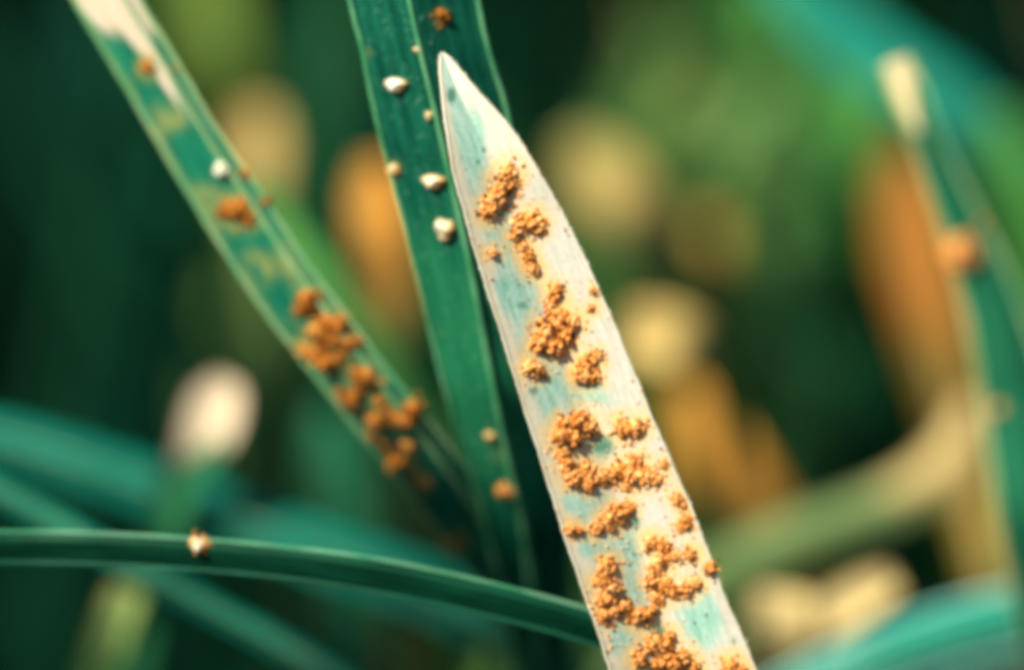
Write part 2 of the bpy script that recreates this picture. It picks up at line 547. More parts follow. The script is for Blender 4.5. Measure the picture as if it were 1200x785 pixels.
# ------------------------------------------------------------------ rust pustules
ICO = None
def ico():
    global ICO
    if ICO is None:
        import bmesh
        bm = bmesh.new()
        bmesh.ops.create_icosphere(bm, subdivisions=1, radius=1)
        ICO = (np.array([v.co[:] for v in bm.verts]), [tuple(v.index for v in f.verts) for f in bm.faces])
        bm.free()
    return ICO

def grains(places):
    """places: (centre, radii(3), rotation 3x3) -> verts, faces, shade per vertex."""
    iv, fc = ico()
    V, F, G = [], [], []
    for c, r, rot in places:
        k = len(V)
        pts = (iv * (1 + rng.normal(0, 0.09, (len(iv), 1)))) * np.array(r) @ np.array(rot).T + np.array(c)
        V += [tuple(p) for p in pts]
        F += [tuple(i + k for i in f) for f in fc]
        G += [float(rng.uniform(0, 1)) if rng.uniform() > 0.13 else -0.8] * len(iv)
    return V, F, G

def rrot():
    return Matrix.Rotation(random.uniform(0, 6.28), 3, Vector((random.gauss(0, 1), random.gauss(0, 1), random.gauss(0, 1))).normalized())

LUMPS = {}
def lump_mesh(kind, k):
    """A crumbly mound of spore grains of radius 1 standing on z = 0; shared by all its copies."""
    key = (kind, k)
    if key in LUMPS:
        return LUMPS[key]
    pl = []
    n = 60
    for i in range(n):
        z = (i + 0.5) / n
        an = i * 2.399 + rng.normal(0, 0.5)
        r = math.sqrt(max(0.0, 1 - z * z)) * rng.uniform(0.5, 1.08)
        a = 0.06 + 0.15 * rng.uniform(0, 1) ** 1.8
        pl.append(((r * math.cos(an), r * math.sin(an), z * 0.85 * rng.uniform(0.65, 1.12)),
                   (a, a * rng.uniform(0.8, 1.2), a * rng.uniform(1.0, 2.2)), rrot()))
    for i in range(15):
        an, r = rng.uniform(0, 6.28), 0.72 * math.sqrt(rng.uniform(0, 1))
        pl.append(((r * math.cos(an), r * math.sin(an), 0.12 + 0.55 * (1 - r) * rng.uniform(0.6, 1.1)), (rng.uniform(.24, .40), rng.uniform(.24, .40), rng.uniform(0.26, 0.40)), rrot()))
    V, F, G = grains(pl)
    me = bpy.data.meshes.new('spore_lump')
    me.from_pydata(V, [], F)
    me.shade_smooth()
    fattr(me, 'grain', G)
    me.materials.append(M[kind])
    LUMPS[key] = me
    return me

def pustule(blade, lumps, kind='rust', crumbs=1.0, height=1.05, flat=1.0, label=None):
    """A rust pustule on a blade: loose grains at its foot, and each swollen lump a piece of its own."""
    pl, spots = [], []
    for px, py, r in lumps:
        loc, nor = blade.hit(px, py)
        R = r * PX * 1.0
        spots.append((loc, nor, R))
        for i in range(int(24 * crumbs)):
            an, rad = random.uniform(0, 6.28), R * (0.5 + abs(random.gauss(0, 0.55)))
            X = nor.cross(UP).normalized(); Y = nor.cross(X)
            g = min(R * 0.2, random.uniform(0.0025, 0.0085))
            pl.append((loc + X * math.cos(an) * rad + Y * math.sin(an) * rad + nor * g * 0.4, (g, g, g * 1.4), rrot()))
    def pose(nor, R):
        q = nor.to_track_quat('Z', 'Y') @ Matrix.Rotation(random.uniform(0, 6.28), 3, 'Z').to_quaternion()
        sc = R * random.uniform(0.95, 1.1)
        return q, (sc * random.uniform(0.85, 1.15), sc * random.uniform(0.85, 1.15), sc * height * random.uniform(0.75, 1.1))
    loc, nor, R = spots[0]                     # the first lump is the body of the pustule
    src = lump_mesh(kind, random.randrange(7))
    q, sc = pose(nor, R)
    at = loc - nor * R * 0.12
    me = src.copy()
    me.transform(q.to_matrix().to_4x4() @ Matrix.Diagonal((*sc, 1)))
    base = bpy.data.objects.new('rust_pustule', me)
    col.objects.link(base)
    place(base, at, blade.e)
    if label:
        base['label'] = label
    V, F, G = grains(pl)
    dust = mesh_obj('spore_dust', V, F, M[kind], base)
    fattr(dust.data, 'grain', G)
    dust['kind'] = 'stuff'
    for loc, nor, R in spots[1:]:
        o = bpy.data.objects.new('spore_lump', lump_mesh(kind, random.randrange(7)))
        col.objects.link(o)
        place(o, loc - nor * R * 0.12, base)
        q, sc = pose(nor, R)
        o.rotation_euler = q.to_euler()
        o.scale = sc
    return base

def bead(blade, px, py, rx, ry, shade=0.9, label=None):
    """A closed, waxy young pustule: a smooth little dome, cream on top with an orange foot, its shaded side coloured in."""
    loc, nor = blade.hit(px, py)
    X = (RIGHT - nor * RIGHT.dot(nor)).normalized(); Y = nor.cross(X)
    V, F, G = [], [], []
    nr, na = 9, 18
    for i in range(nr + 1):
        t = i / nr * math.pi * 0.56
        for j in range(na):
            an = 2 * math.pi * j / na
            wob = 1 + 0.12 * math.sin(3 * an + px) + 0.08 * math.sin(5 * an + py) + 0.05 * math.sin(7 * an + px * 0.7)
            r = math.sin(t) * wob
            V.append(loc + X * (r * math.cos(an) * rx * PX) + Y * (r * math.sin(an) * ry * PX)
                     + nor * (math.cos(t) * (1 + 0.2 * math.sin(2 * an + py)) + 0.12) * 0.8 * min(rx, ry) * PX)
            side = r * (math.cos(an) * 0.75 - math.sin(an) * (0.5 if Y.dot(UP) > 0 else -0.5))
            G.append(shade * 1.15 - 1.3 * max(0, side) - 0.45 * (i / nr) ** 2)  # lower right side coloured darker: painted shade away from the sun
    for i in range(nr):
        for j in range(na):
            F.append((i * na + j, i * na + (j + 1) % na, (i + 1) * na + (j + 1) % na, (i + 1) * na + j))
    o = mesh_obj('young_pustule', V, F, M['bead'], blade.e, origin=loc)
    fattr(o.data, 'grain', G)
    if label:
        o['label'] = label
    return o

# ------------------------------------------------------------------ the pale blade in focus
FRONT_LUMPS = [
    [(597, 203, 13), (590, 217, 15), (582, 233, 14), (573, 249, 11), (602, 214, 8), (577, 240, 10)],
    [(609, 262, 13), (624, 262, 14), (633, 267, 8), (604, 275, 8)],
    [(613, 289, 7), (619, 301, 9), (626, 315, 9)],
    [(577, 298, 7)],
    [(652, 343, 11), (646, 359, 10), (656, 372, 15), (640, 385, 14), (661, 391, 16), (634, 402, 12), (650, 406, 13), (671, 379, 11)],
    [(624, 432, 12), (632, 436, 7)],
    [(690, 425, 12), (682, 439, 12), (695, 440, 10), (701, 417, 7)],
    [(665, 500, 13), (680, 494, 15), (691, 502, 12), (655, 512, 12), (673, 514, 11), (661, 530, 9), (664, 546, 9), (671, 561, 10)],
    [(734, 503, 13), (748, 500, 11), (727, 499, 9)],
    [(690, 552, 11), (703, 560, 9), (715, 558, 11), (728, 552, 12), (742, 556, 13), (757, 556, 13), (768, 560, 9), (746, 540, 10), (735, 570, 7), (690, 568, 8)],
    [(722, 602, 13), (735, 596, 9), (710, 612, 10), (700, 620, 8), (715, 618, 7)],
    [(668, 621, 7), (677, 622, 6)],
    [(763, 635, 9), (779, 640, 9), (790, 651, 8), (810, 650, 9), (775, 656, 9), (768, 666, 11), (765, 681, 12), (780, 686, 11), (791, 692, 9), (805, 690, 9), (816, 684, 7), (771, 700, 9)],
    [(712, 664, 11), (705, 680, 10), (716, 690, 11), (710, 705, 11), (720, 715, 11), (732, 711, 9), (708, 722, 9), (745, 722, 10), (757, 720, 10), (766, 714, 7)],
    [(765, 755, 13), (778, 762, 13), (750, 772, 11), (790, 775, 13), (801, 770, 11), (772, 780, 11), (815, 781, 8), (785, 745, 8)],
    [(858, 781, 12), (868, 786, 8)],
    [(693, 361, 5)], [(703, 338, 6)], [(787, 540, 6)], [(795, 585, 7), (801, 592, 5)], [(804, 612, 8), (797, 618, 6)],
]
ALL_FRONT = [l for c in FRONT_LUMPS for l in c]
PATCHES = [(556, 170, 16, 55), (598, 345, 30, 34), (612, 330, 20, 20), (650, 452, 40, 22), (690, 462, 26, 16), (706, 522, 16, 24),
           (672, 588, 34, 16), (690, 642, 34, 18), (742, 650, 14, 34), (705, 752, 30, 26), (822, 725, 34, 42), (600, 286, 26, 12), (740, 690, 14, 30)]
def tint(px, py, v):
    t = 0.0
    for x, y, a, b in PATCHES:
        q = math.hypot((px - x) / a, (py - y) / b)
        t = max(t, 1 - sstep(0.25, 1.5, q))
    t = max(t, 0.84 * sstep(-0.92, -0.66, v) * (1 - sstep(-0.18, 0.1, v)), 0.30 * sstep(0.05, 0.2, v))
    return t * sstep(-0.97, -0.8, v) * (1 - sstep(0.8, 0.95, v))
def halo(px, py, v):
    t = 0.0
    for x, y, r in ALL_FRONT:
        if abs(x - px) < 45 and abs(y - py) < 45:
            q = math.hypot(px - x, py - y) / (r * 1.7 + 8)
            t = max(t, 1 - sstep(0.5, 1.15, q))
    return 0.95 * t
def dark(px, py, v):  # green tissue spots; those beside pustules also paint in their shade
    t = 0.0
    for x, y, a, b in ((529, 112, 6, 10), (625, 459, 6, 5), (612, 357, 6, 4), (860, 750, 3, 4), (706, 522, 14, 12), (690, 452, 16, 5), (772, 742, 9, 10), (592, 246, 6, 12), (650, 415, 16, 4), (744, 612, 7, 8), (560, 190, 3, 3), (567, 176, 3, 3)):
        t = max(t, 1 - sstep(0.5, 1.3, math.hypot((px - x) / a, (py - y) / b)))
    return t * 0.85

front_edges = [(516.5, 62, 519.5, 62, 0.10), (516, 80, 535, 80, 0.08), (518, 108, 558, 108, 0.05), (523, 150, 596, 150, 0.02), (531, 200, 629, 200, 0.0), (545, 250, 658, 250, 0.0),
               (568, 330, 697, 330, 0.0), (597, 420, 735, 420, 0.0), (628, 520, 777, 520, 0.0), (660, 620, 819, 620, 0.0),
               (690, 710, 853, 710, 0.0), (718, 790, 887, 790, 0.0), (748, 880, 915, 880, 0.05)]
front = Blade('grass_blade', 'sharp cream-white grass blade crusted with orange rust pustules, pointed tip', 'grass blade',
              rows_edges(front_edges, 16, root=(0.6, 1.2)), M['front'], fold=0.38, nv=44, thick=0.02, ribs=0,
              edge_mat=M['front_edge'], edge_r=0.0048, attrs={'tint': tint, 'halo': halo, 'dark': dark}, wavy=0.03, ragged=0.006)
for c in FRONT_LUMPS:
    pustule(front, c, 'rust')
pustule(front, [(843, 661, 9), (838, 657, 6)], 'rust')
# stray spores and short hairs: real, but far too small to pick apart
pl = []
for i in range(520):
    row = random.choice(ALL_FRONT)
    loc, nor = front.hit(row[0] + random.gauss(0, 22), row[1] + random.gauss(0, 22))
    g = random.uniform(0.0018, 0.0055)
    pl.append((loc + nor * g * 0.5, (g, g, g * 1.4), rrot()))
V, F, G = grains(pl)
o = mesh_obj('spore_dust', V, F, M['rust'], front.e)
fattr(o.data, 'grain', G)
o['kind'] = 'stuff'
def margin_hairs(blade, mat, every, length, r):
    V, F = [], []
    for j in (0, blade.w - 1):
        out = -1 if j == 0 else 1
        for i in range(6, int(blade.nr * 0.85)):
            for rep_ in range(every):
                a = blade.V[i * blade.w + j].lerp(blade.V[(i - 1) * blade.w + j], random.random())
                T = (blade.C[i - 1] - blade.C[i]).normalized()
                D = (blade.S[i].normalized() * out * random.uniform(0.3, 0.9) + T * random.uniform(0.5, 1.0) + blade.N[i] * random.uniform(-0.3, 0.5)).normalized()
                X = D.cross(VIEW).normalized() * r
                Y = D.cross(X).normalized() * r
                k = len(V)
                V += [a + X, a - X * 0.5 + Y * 0.87, a - X * 0.5 - Y * 0.87, a + D * length * random.uniform(0.4, 1.0)]
                F += [(k, k + 1, k + 3), (k + 1, k + 2, k + 3), (k + 2, k, k + 3)]
    h = mesh_obj('margin_hairs', V, F, mat, blade.e, smooth=False)
    h['kind'] = 'stuff'
margin_hairs(front, M['front_edge'], 2, 0.022, 0.0016)

# ------------------------------------------------------------------ the deep green blade just behind it
centre_edges = [(400, -62, 546, -70, 0.26), (404, -38, 552, -42, 0.27), (410, 0, 560, 0, 0.28), (424, 60, 572, 60, 0.30), (436, 120, 590, 120, 0.33), (457, 205, 608, 205, 0.38), (473, 265, 620, 265, 0.42), (492, 340, 632, 340, 0.48),
                (506, 400, 640, 400, 0.55), (521, 460, 648, 460, 0.62), (538, 520, 655, 520, 0.74), (563, 600, 665, 600, 0.95), (588, 700, 668, 700, 1.4), (603, 790, 668, 790, 2.0)]
def centre_halo(px, py, v):
    t = 0.0
    for x, y, r in ((462, 198, 10), (518, 20, 12), (510, 392, 9), (428, 62, 8), (595, 575, 12), (575, 510, 8), (585, 535, 8)):
        t = max(t, 1 - sstep(0.4, 1.4, math.hypot(px - x, py - y) / r))
    return 0.6 * t
centre = Blade('grass_blade', 'dark green grass blade with three cream beads, directly behind the cream-white blade', 'grass blade',
               rows_edges(centre_edges, 12, root=(0.3, 1.0)), M['centre'], fold=-0.42, mid=-0.08, nv=28, thick=0.018, ribs=0,
               edge_mat=M['centre_edge'], edge_r=0.011, rib_mat=M['centre_edge'], rib_r=0.015, attrs={'halo': centre_halo}, wavy=0.012, ragged=0.004, dry=lambda s, v: 0.05 + 0.72 * sstep(0.7, 1.9, s) * (1 - 0.7 * sstep(2.3, 3.0, s)))  # not drying here: the middle stretch is a lighter green
bead(centre, 465, 100, 14, 9, 1.0)
bead(centre, 509, 213, 15, 9, 1.0)
bead(centre, 522, 267, 13, 11, 1.05)
bead(centre, 522, 278, 8, 7, 0.6)
bead(centre, 462, 199, 9, 7, 0.75)
bead(centre, 490, 59, 6, 4, 0.7)
bead(centre, 503, 136, 5, 6, 0.7)
pustule(centre, [(591, 573, 9), (599, 577, 8)], 'rust', 0.6)
pustule(centre, [(518, 19, 9)], 'rust_deep', 0.8)
bead(centre, 575, 510, 8, 5, 0.55)
# fine pale specks: leaf hairs and stray grains, far too small to pick apart
pl = []
for i in range(420):
    py = random.uniform(0, 560)
    k = np.interp(py, [r[1] for r in centre_edges], [r[0] for r in centre_edges]), np.interp(py, [r[1] for r in centre_edges], [r[2] for r in centre_edges])
    px = random.uniform(k[0] + 6, k[0] + (k[1] - k[0]) * 0.62)
    loc, nor = centre.hit(px, py)
    g = random.uniform(0.0012, 0.0036)
    pl.append((loc + nor * g * 0.5, (g * 1.6, g, g), rrot()))
V, F, G = grains(pl)
M['speck'] = plain_mat('pale_leaf_hair', (0.10, 0.36, 0.24), (0.2, 0.45, 0.3), 0.3)
o = mesh_obj('leaf_hairs', V, F, M['speck'], centre.e)
o['kind'] = 'stuff'

# ------------------------------------------------------------------ the rusted blade at the left
left_edges = [(28, -122, 92, -130, 0.7), (50, -80, 122, -80, 0.7), (86, 0, 163, 0, 0.7), (135, 80, 211, 80, 0.7), (181, 160, 258, 160, 0.7), (232, 245, 318, 245, 0.7), (278, 320, 368, 320, 0.7),
              (335, 400, 428, 400, 0.72), (394, 480, 490, 480, 0.78), (455, 560, 552, 560, 0.95), (515, 640, 602, 640, 1.3), (570, 720, 650, 720, 1.8), (620, 800, 690, 800, 2.7)]
LEFT_LUMPS = [
    [(279, 247, 15), (262, 246, 12), (292, 256, 10), (270, 240, 9), (284, 238, 8)],
    [(362, 354, 15), (352, 363, 10), (370, 348, 8)],
    [(385, 384, 15), (398, 380, 13), (372, 390, 12), (411, 403, 11), (395, 397, 11), (380, 373, 8), (420, 398, 7)],
    [(369, 418, 13), (384, 425, 14), (356, 411, 10), (398, 418, 9), (378, 408, 9)],
    [(428, 441, 14), (419, 437, 10), (440, 447, 8)],
    [(411, 468, 12), (401, 461, 9), (420, 458, 8)],
    [(480, 485, 15), (466, 492, 12), (497, 479, 9), (455, 482, 8)],
    [(426, 519, 12), (436, 510, 7)],
    [(468, 538, 13), (459, 546, 8), (478, 523, 9), (450, 520, 7)],
    [(495, 565, 9), (485, 556, 6)],
    [(541, 632, 9), (530, 640, 7)],
    [(445, 470, 8)], [(440, 492, 9)],
    [(174, 80, 9), (171, 73, 6)],
]
ALL_LEFT = [l for c in LEFT_LUMPS for l in c]
def left_halo(px, py, v):
    t = 0.0
    for x, y, r in ALL_LEFT + [(178, 148, 12), (350, 302, 16), (300, 318, 14), (238, 232, 12), (200, 135, 12)]:
        t = max(t, 1 - sstep(0.4, 1.3, math.hypot(px - x, py - y) / (r * 1.9)))
    t = max(t, 0.6 * (1 - sstep(-0.95, -0.7, v)))
    return 0.95 * t
def left_dry(s, v):
    reach = 0.70 + 0.42 * math.exp(-((v - 0.3) / 0.22) ** 2) - 0.10 * sstep(-0.5, -1.0, v)
    return 1 - sstep(reach - 0.14, reach + 0.16, s)
left = Blade('grass_blade', 'mid green rusted grass blade with bleached upper end, slanting from upper left corner', 'grass blade',
             rows_edges(left_edges, 10, root=(0.4, 1.0)), M['left'], fold=-0.34, mid=0.55, nv=24, thick=0.02, ribs=7, rib_amp=0.001, dry=left_dry,
             edge_mat=M['left_edge'], edge_r=0.011, rib_mat=M['left_edge'], rib_r=0.013, attrs={'halo': left_halo}, wavy=0.03, ragged=0.010)
for c in LEFT_LUMPS:
    pustule(left, c, 'rust_deep', 0.6, height=0.9)
bead(left, 260, 199, 10, 9, 1.4)
pustule(left, [(289, 199, 6), (294, 203, 5)], 'rust_deep', 0.5)
pustule(left, [(206, 80, 4)], 'rust_deep', 0.5)
pustule(left, [(317, 233, 6)], 'rust_deep', 0.5)

# ------------------------------------------------------------------ the arched narrow blade lying across the foreground
stem_pts = [(-520, 760, 0.9, 4), (-300, 672, 0.6, 12), (-120, 645, 0.4, 17), (0, 641, 0.5, 18), (110, 643, 0.48, 18), (233, 650, 0.46, 18), (330, 659, 0.44, 18), (420, 671, 0.42, 19),
            (510, 688, 0.42, 19), (600, 709, 0.42, 19), (690, 734, 0.45, 19), (800, 775, 0.55, 18), (900, 830, 0.7, 17)]
stem = Blade('grass_blade', 'narrow bottle green grass blade lying across the lower left with one rust spot', 'grass blade',
             rows_mid(stem_pts, 9, root=(0.8, 0.8)), M['stem'], fold=-0.45, mid=-0.45, nv=18, thick=0.03, ribs=5, rib_amp=0.001,
             edge_mat=(M['stem_edge_lit'], M['stem_edge_shaded']), edge_r=0.0065, rib_mat=None)
pustule(stem, [(231, 637, 9), (239, 636, 6)], 'rust', 0.6)
bead(stem, 233, 639, 9, 8, 1.3)

# ------------------------------------------------------------------ blurred blades behind
def tipdry(a, b, hi=1.0, lo=0.0):
    return lambda s, v: lo + (hi - lo) * (1 - sstep(a, b, s + 0.12 * math.sin(3 * v)))
def zone(a, b, c, d, hi=1.0, lo=0.0):
    return lambda s, v: lo + (hi - lo) * sstep(a, b, s) * (1 - sstep(c, d, s))

def back(label, pts, mat, root=(0.3, 0.8), fold=0.25, dry=None, rib='rib', roll=0.0, edge=None, name='grass_blade', cat='grass blade', **kw):
    return Blade(name, label, cat, rows_mid(pts, 7, root=root), M[mat], fold=fold, nv=10, thick=0.02, dry=dry, roll=roll,
                 rib_mat=M[rib] if rib else None, rib_r=0.014, edge_mat=M[edge] if edge else None, edge_r=0.016, wavy=0.04, **kw)

# right-hand blade with the cream tip
rt_pts = [(1050, 72, 1.9, 15), (1060, 97, 1.9, 18), (1078, 140, 1.9, 16), (1104, 205, 1.95, 19), (1140, 290, 2.0, 26), (1174, 390, 2.05, 34), (1197, 490, 2.1, 40), (1212, 590, 2.1, 42), (1232, 700, 2.3, 40), (1255, 820, 2.6, 36)]
rt = back('blurred green grass blade with cream cut tip and an orange spot, far right', rt_pts, 'far_right', fold=-0.3, dry=tipdry(0.20, 0.27), edge='left_edge', rib=None)
pustule(rt, [(1126, 297, 20), (1136, 303, 15), (1130, 286, 12)], 'rust', 0.4)
pustule(rt, [(1170, 480, 8)], 'rust', 0.4)
pustule(rt, [(1152, 262, 7)], 'rust', 0.4)

back('blurred blue-green grass blade with bright upper edge, bottom right corner',
     [(1420, 710, 3.0, 14), (1300, 700, 3.0, 32), (1200, 725, 3.0, 36), (1100, 752, 3.0, 36), (1000, 790, 3.0, 34), (900, 838, 3.1, 30)], 'teal_bright', fold=-0.35, edge='cyan_edge', root=(-0.5, 1.0))
back('wide blurred blue-green grass blade arching behind the narrow bottle green one',
     [(-260, 500, 3.2, 10), (-120, 497, 3.2, 22), (0, 514, 3.2, 25), (120, 550, 3.2, 27), (250, 597, 3.2, 30), (380, 647, 3.2, 30), (500, 690, 3.3, 30), (600, 745, 3.5, 28), (680, 810, 4.3, 26)], 'teal', fold=-0.3)
back('thin blurred blue-green grass blade slanting down at lower left',
     [(-160, 500, 1.9, 6), (-60, 545, 1.9, 12), (40, 597, 1.9, 13), (140, 655, 1.9, 13), (240, 708, 2.0, 13), (350, 768, 2.1, 13), (440, 830, 2.3, 12)], 'teal', fold=-0.3)
back('blurred grass stub with a bright cream cut end, left of the rusted blades',
     [(268, 445, 3.0, 16), (258, 462, 3.0, 30), (248, 490, 3.0, 35), (236, 522, 3.0, 30), (212, 565, 3.1, 24), (190, 630, 3.2, 21), (165, 720, 3.8, 20), (150, 800, 4.0, 20)], 'cream_dry', dry=tipdry(0.32, 0.46), rib=None, name='cut_grass_stub', cat='grass stub')
back('blurred yellow-green grass stub in the bottom left corner',
     [(150, 690, 2.7, 22), (140, 715, 2.7, 24), (124, 760, 2.8, 25), (104, 820, 3.0, 24)], 'pale_green', dry=tipdry(0.1, 0.9, 0.42), name='cut_grass_stub', cat='grass stub')
back('blurred straw-tipped blade behind the upper right edge of the left rusted blade',
     [(300, 128, 6.0, 20), (300, 160, 6.0, 30), (298, 200, 6.0, 30), (300, 280, 6.1, 24), (310, 380, 6.3, 22), (330, 520, 6.8, 22)], 'pale_green', dry=tipdry(0.45, 0.7, 1.0), rib='dry_rib')
back('faint olive blade at the top, between the two left blades',
     [(225, -120, 8.5, 20), (235, -20, 8.5, 36), (250, 80, 8.5, 40), (275, 180, 8.8, 36), (310, 320, 9.3, 28)], 'olive', rib=None)
back('blurred bright orange dead blade left of the three-beaded blade',
     [(438, 190, 4.6, 16), (438, 225, 4.6, 28), (444, 280, 4.6, 30), (452, 340, 4.7, 28), (458, 400, 4.8, 20), (462, 500, 5.2, 14)], 'orange_dry', dry=zone(-1, -0.5, 0.5, 1.1), rib='dry_rib', root=(0.0, 0.6))
back('blurred mid green blade running close along the right of the left rusted blade',
     [(300, 210, 3.0, 8), (345, 275, 3.0, 16), (400, 350, 3.0, 18), (455, 430, 3.1, 16), (510, 530, 3.3, 14), (560, 640, 3.6, 14)], 'green', root=(0.2, 0.6))
back('blurred wide green blade low between the left rusted blade and the stub',
     [(380, 480, 5.5, 14), (392, 540, 5.5, 34), (398, 610, 5.6, 40), (402, 700, 5.8, 40), (405, 800, 6.2, 36)], 'emerald', root=(0, 0.8))
back('large blurred olive blade tip upper right of the cream-white blade',
     [(765, 62, 8.5, 26), (770, 95, 8.5, 40), (785, 145, 8.5, 38), (800, 190, 8.7, 30), (815, 280, 9.2, 24), (830, 420, 10, 22)], 'pale_green', dry=tipdry(0.5, 0.9, 0.42), rib=None)
back('blurred straw-tipped blade nearest the upper right edge of the cream-white blade',
     [(672, 165, 6.5, 18), (700, 200, 6.5, 34), (735, 240, 6.5, 36), (780, 285, 6.7, 34), (830, 340, 7.0, 26), (900, 440, 7.6, 20)], 'pale_green', dry=zone(-0.3, 0.25, 0.5, 0.9, 0.75), rib='dry_rib')
back('blurred light green bent blade crossing the large olive blade tip',
     [(915, 70, 7.8, 12), (880, 115, 7.8, 26), (848, 155, 7.8, 32), (805, 175, 7.8, 28), (775, 215, 8.0, 20), (765, 330, 8.6, 16)], 'pale_green', rib=None, root=(0, 0.7))
back('blurred olive straw blade in the middle of the right background',
     [(830, 255, 7.5, 20), (815, 295, 7.5, 34), (800, 345, 7.6, 32), (800, 430, 8.0, 24), (810, 560, 8.6, 20)], 'olive', dry=tipdry(0.35, 0.6, 0.9), rib='dry_rib')
back('blurred bright tan cut stub touching the right edge of the cream-white blade',
     [(736, 388, 4.0, 30), (765, 392, 4.0, 37), (800, 400, 4.0, 34), (834, 430, 4.2, 22), (850, 520, 5.1, 15), (860, 640, 5.5, 14)], 'pale_green', dry=tipdry(0.34, 0.55), rib='dry_rib', name='cut_grass_stub', cat='grass stub')
back('blurred orange-brown dead blade right of the lower cream-white blade',
     [(800, 455, 5.6, 14), (825, 500, 5.6, 30), (860, 555, 5.6, 34), (900, 610, 5.7, 28), (930, 680, 5.9, 20), (950, 800, 6.3, 16)], 'orange_dry', dry=zone(-0.5, 0.1, 0.9, 1.3, 0.9, 0.3), rib='dry_rib')
back('blurred pale green blade curving up to a straw tip at lower right',
     [(1138, 470, 4.2, 16), (1122, 530, 4.2, 30), (1070, 576, 4.2, 29), (1000, 605, 4.2, 27), (930, 628, 4.2, 27), (860, 660, 4.3, 27), (780, 720, 4.5, 26), (720, 810, 4.8, 22)], 'arc', fold=-0.3, dry=tipdry(0.35, 0.9, 0.85, 0.12), rib=None, root=(-0.3, 0.8))
back('blurred cream stub beside the bottom right of the cream-white blade',
     [(918, 692, 3.2, 34), (914, 715, 3.2, 40), (906, 760, 3.3, 38), (900, 830, 4.2, 26)], 'straw', dry=tipdry(0.8, 1.2, 0.9), rib='dry_rib', name='cut_grass_stub', cat='grass stub')
back('blurred straw scrap leaning above the bottom right blue-green blade',
     [(1048, 678, 3.2, 18), (1012, 695, 3.2, 26), (970, 722, 3.2, 28), (925, 770, 4.1, 22), (890, 840, 4.3, 20)], 'straw', dry=tipdry(1.2, 1.6, 0.95), rib='dry_rib', name='cut_grass_stub', cat='grass stub')
back('blurred rusty brown blade behind the cream-tipped right blade',
     [(1050, 120, 6.0, 14), (1056, 200, 6.0, 32), (1070, 285, 6.0, 42), (1092, 375, 6.0, 36), (1118, 470, 6.0, 32), (1142, 570, 6.1, 28), (1165, 680, 5.5, 22), (1185, 810, 6.0, 20)], 'rust_dry', dry=zone(0.2, 0.65, 0.9, 1.6, 0.95, 0.4), rib='dry_rib')
o = back('blurred blue-green blade crossing the upper right corner',
     [(880, -70, 5.6, 16), (950, 5, 5.6, 32), (1020, 62, 5.6, 36), (1110, 120, 5.6, 34), (1200, 195, 5.7, 32), (1300, 300, 6.0, 28), (1380, 480, 6.4, 24)], 'teal_bright', root=(0.8, 0.8), fold=-0.3)
back('blurred wide grass green blade below the upper right blue-green one',
     [(955, 40, 7.5, 14), (980, 100, 7.5, 40), (1010, 170, 7.5, 46), (1040, 250, 7.6, 40), (1065, 360, 8.0, 30), (1080, 520, 8.6, 24)], 'green', rib=None)
back('faint green blade behind the large olive tip, top right',
     [(880, -40, 9.5, 16), (890, 30, 9.5, 34), (905, 110, 9.5, 30), (915, 220, 9.8, 24), (925, 380, 10.5, 22)], 'green', rib=None)
back('faint green blade in the dark gap right of the large olive tip',
     [(955, 140, 9.8, 22), (965, 210, 9.8, 46), (985, 290, 9.9, 46), (1010, 400, 10.3, 26), (1030, 560, 11, 22)], 'green', rib=None)
back('faint green blade right behind the straw-tipped blades',
     [(905, 140, 8.3, 24), (902, 215, 8.3, 52), (892, 290, 8.4, 44), (880, 400, 8.9, 22), (875, 560, 9.6, 18)], 'pale_green', rib=None)
back('faint blue-green blade alone in the dark right centre',
     [(945, 340, 9.5, 30), (950, 420, 9.5, 60), (955, 500, 9.6, 66), (950, 600, 10.9, 60), (945, 720, 11.2, 50)], 'mid', rib=None)
back('blurred dark green blade right of the cream-tipped right blade',
     [(1165, 130, 5.5, 14), (1190, 210, 5.5, 34), (1210, 300, 5.6, 40), (1225, 420, 5.8, 36), (1240, 600, 6.3, 30)], 'green', rib=None)
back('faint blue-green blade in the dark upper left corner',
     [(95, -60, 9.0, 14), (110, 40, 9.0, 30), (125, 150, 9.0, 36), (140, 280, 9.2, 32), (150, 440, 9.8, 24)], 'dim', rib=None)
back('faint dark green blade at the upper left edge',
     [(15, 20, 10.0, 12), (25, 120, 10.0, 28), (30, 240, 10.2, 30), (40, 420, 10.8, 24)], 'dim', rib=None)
back('faint green blade behind the gap between the two left blades',
     [(385, -60, 8.0, 14), (380, 40, 8.0, 30), (370, 140, 8.0, 32), (365, 260, 8.2, 26), (368, 420, 8.8, 20)], 'mid', rib=None)

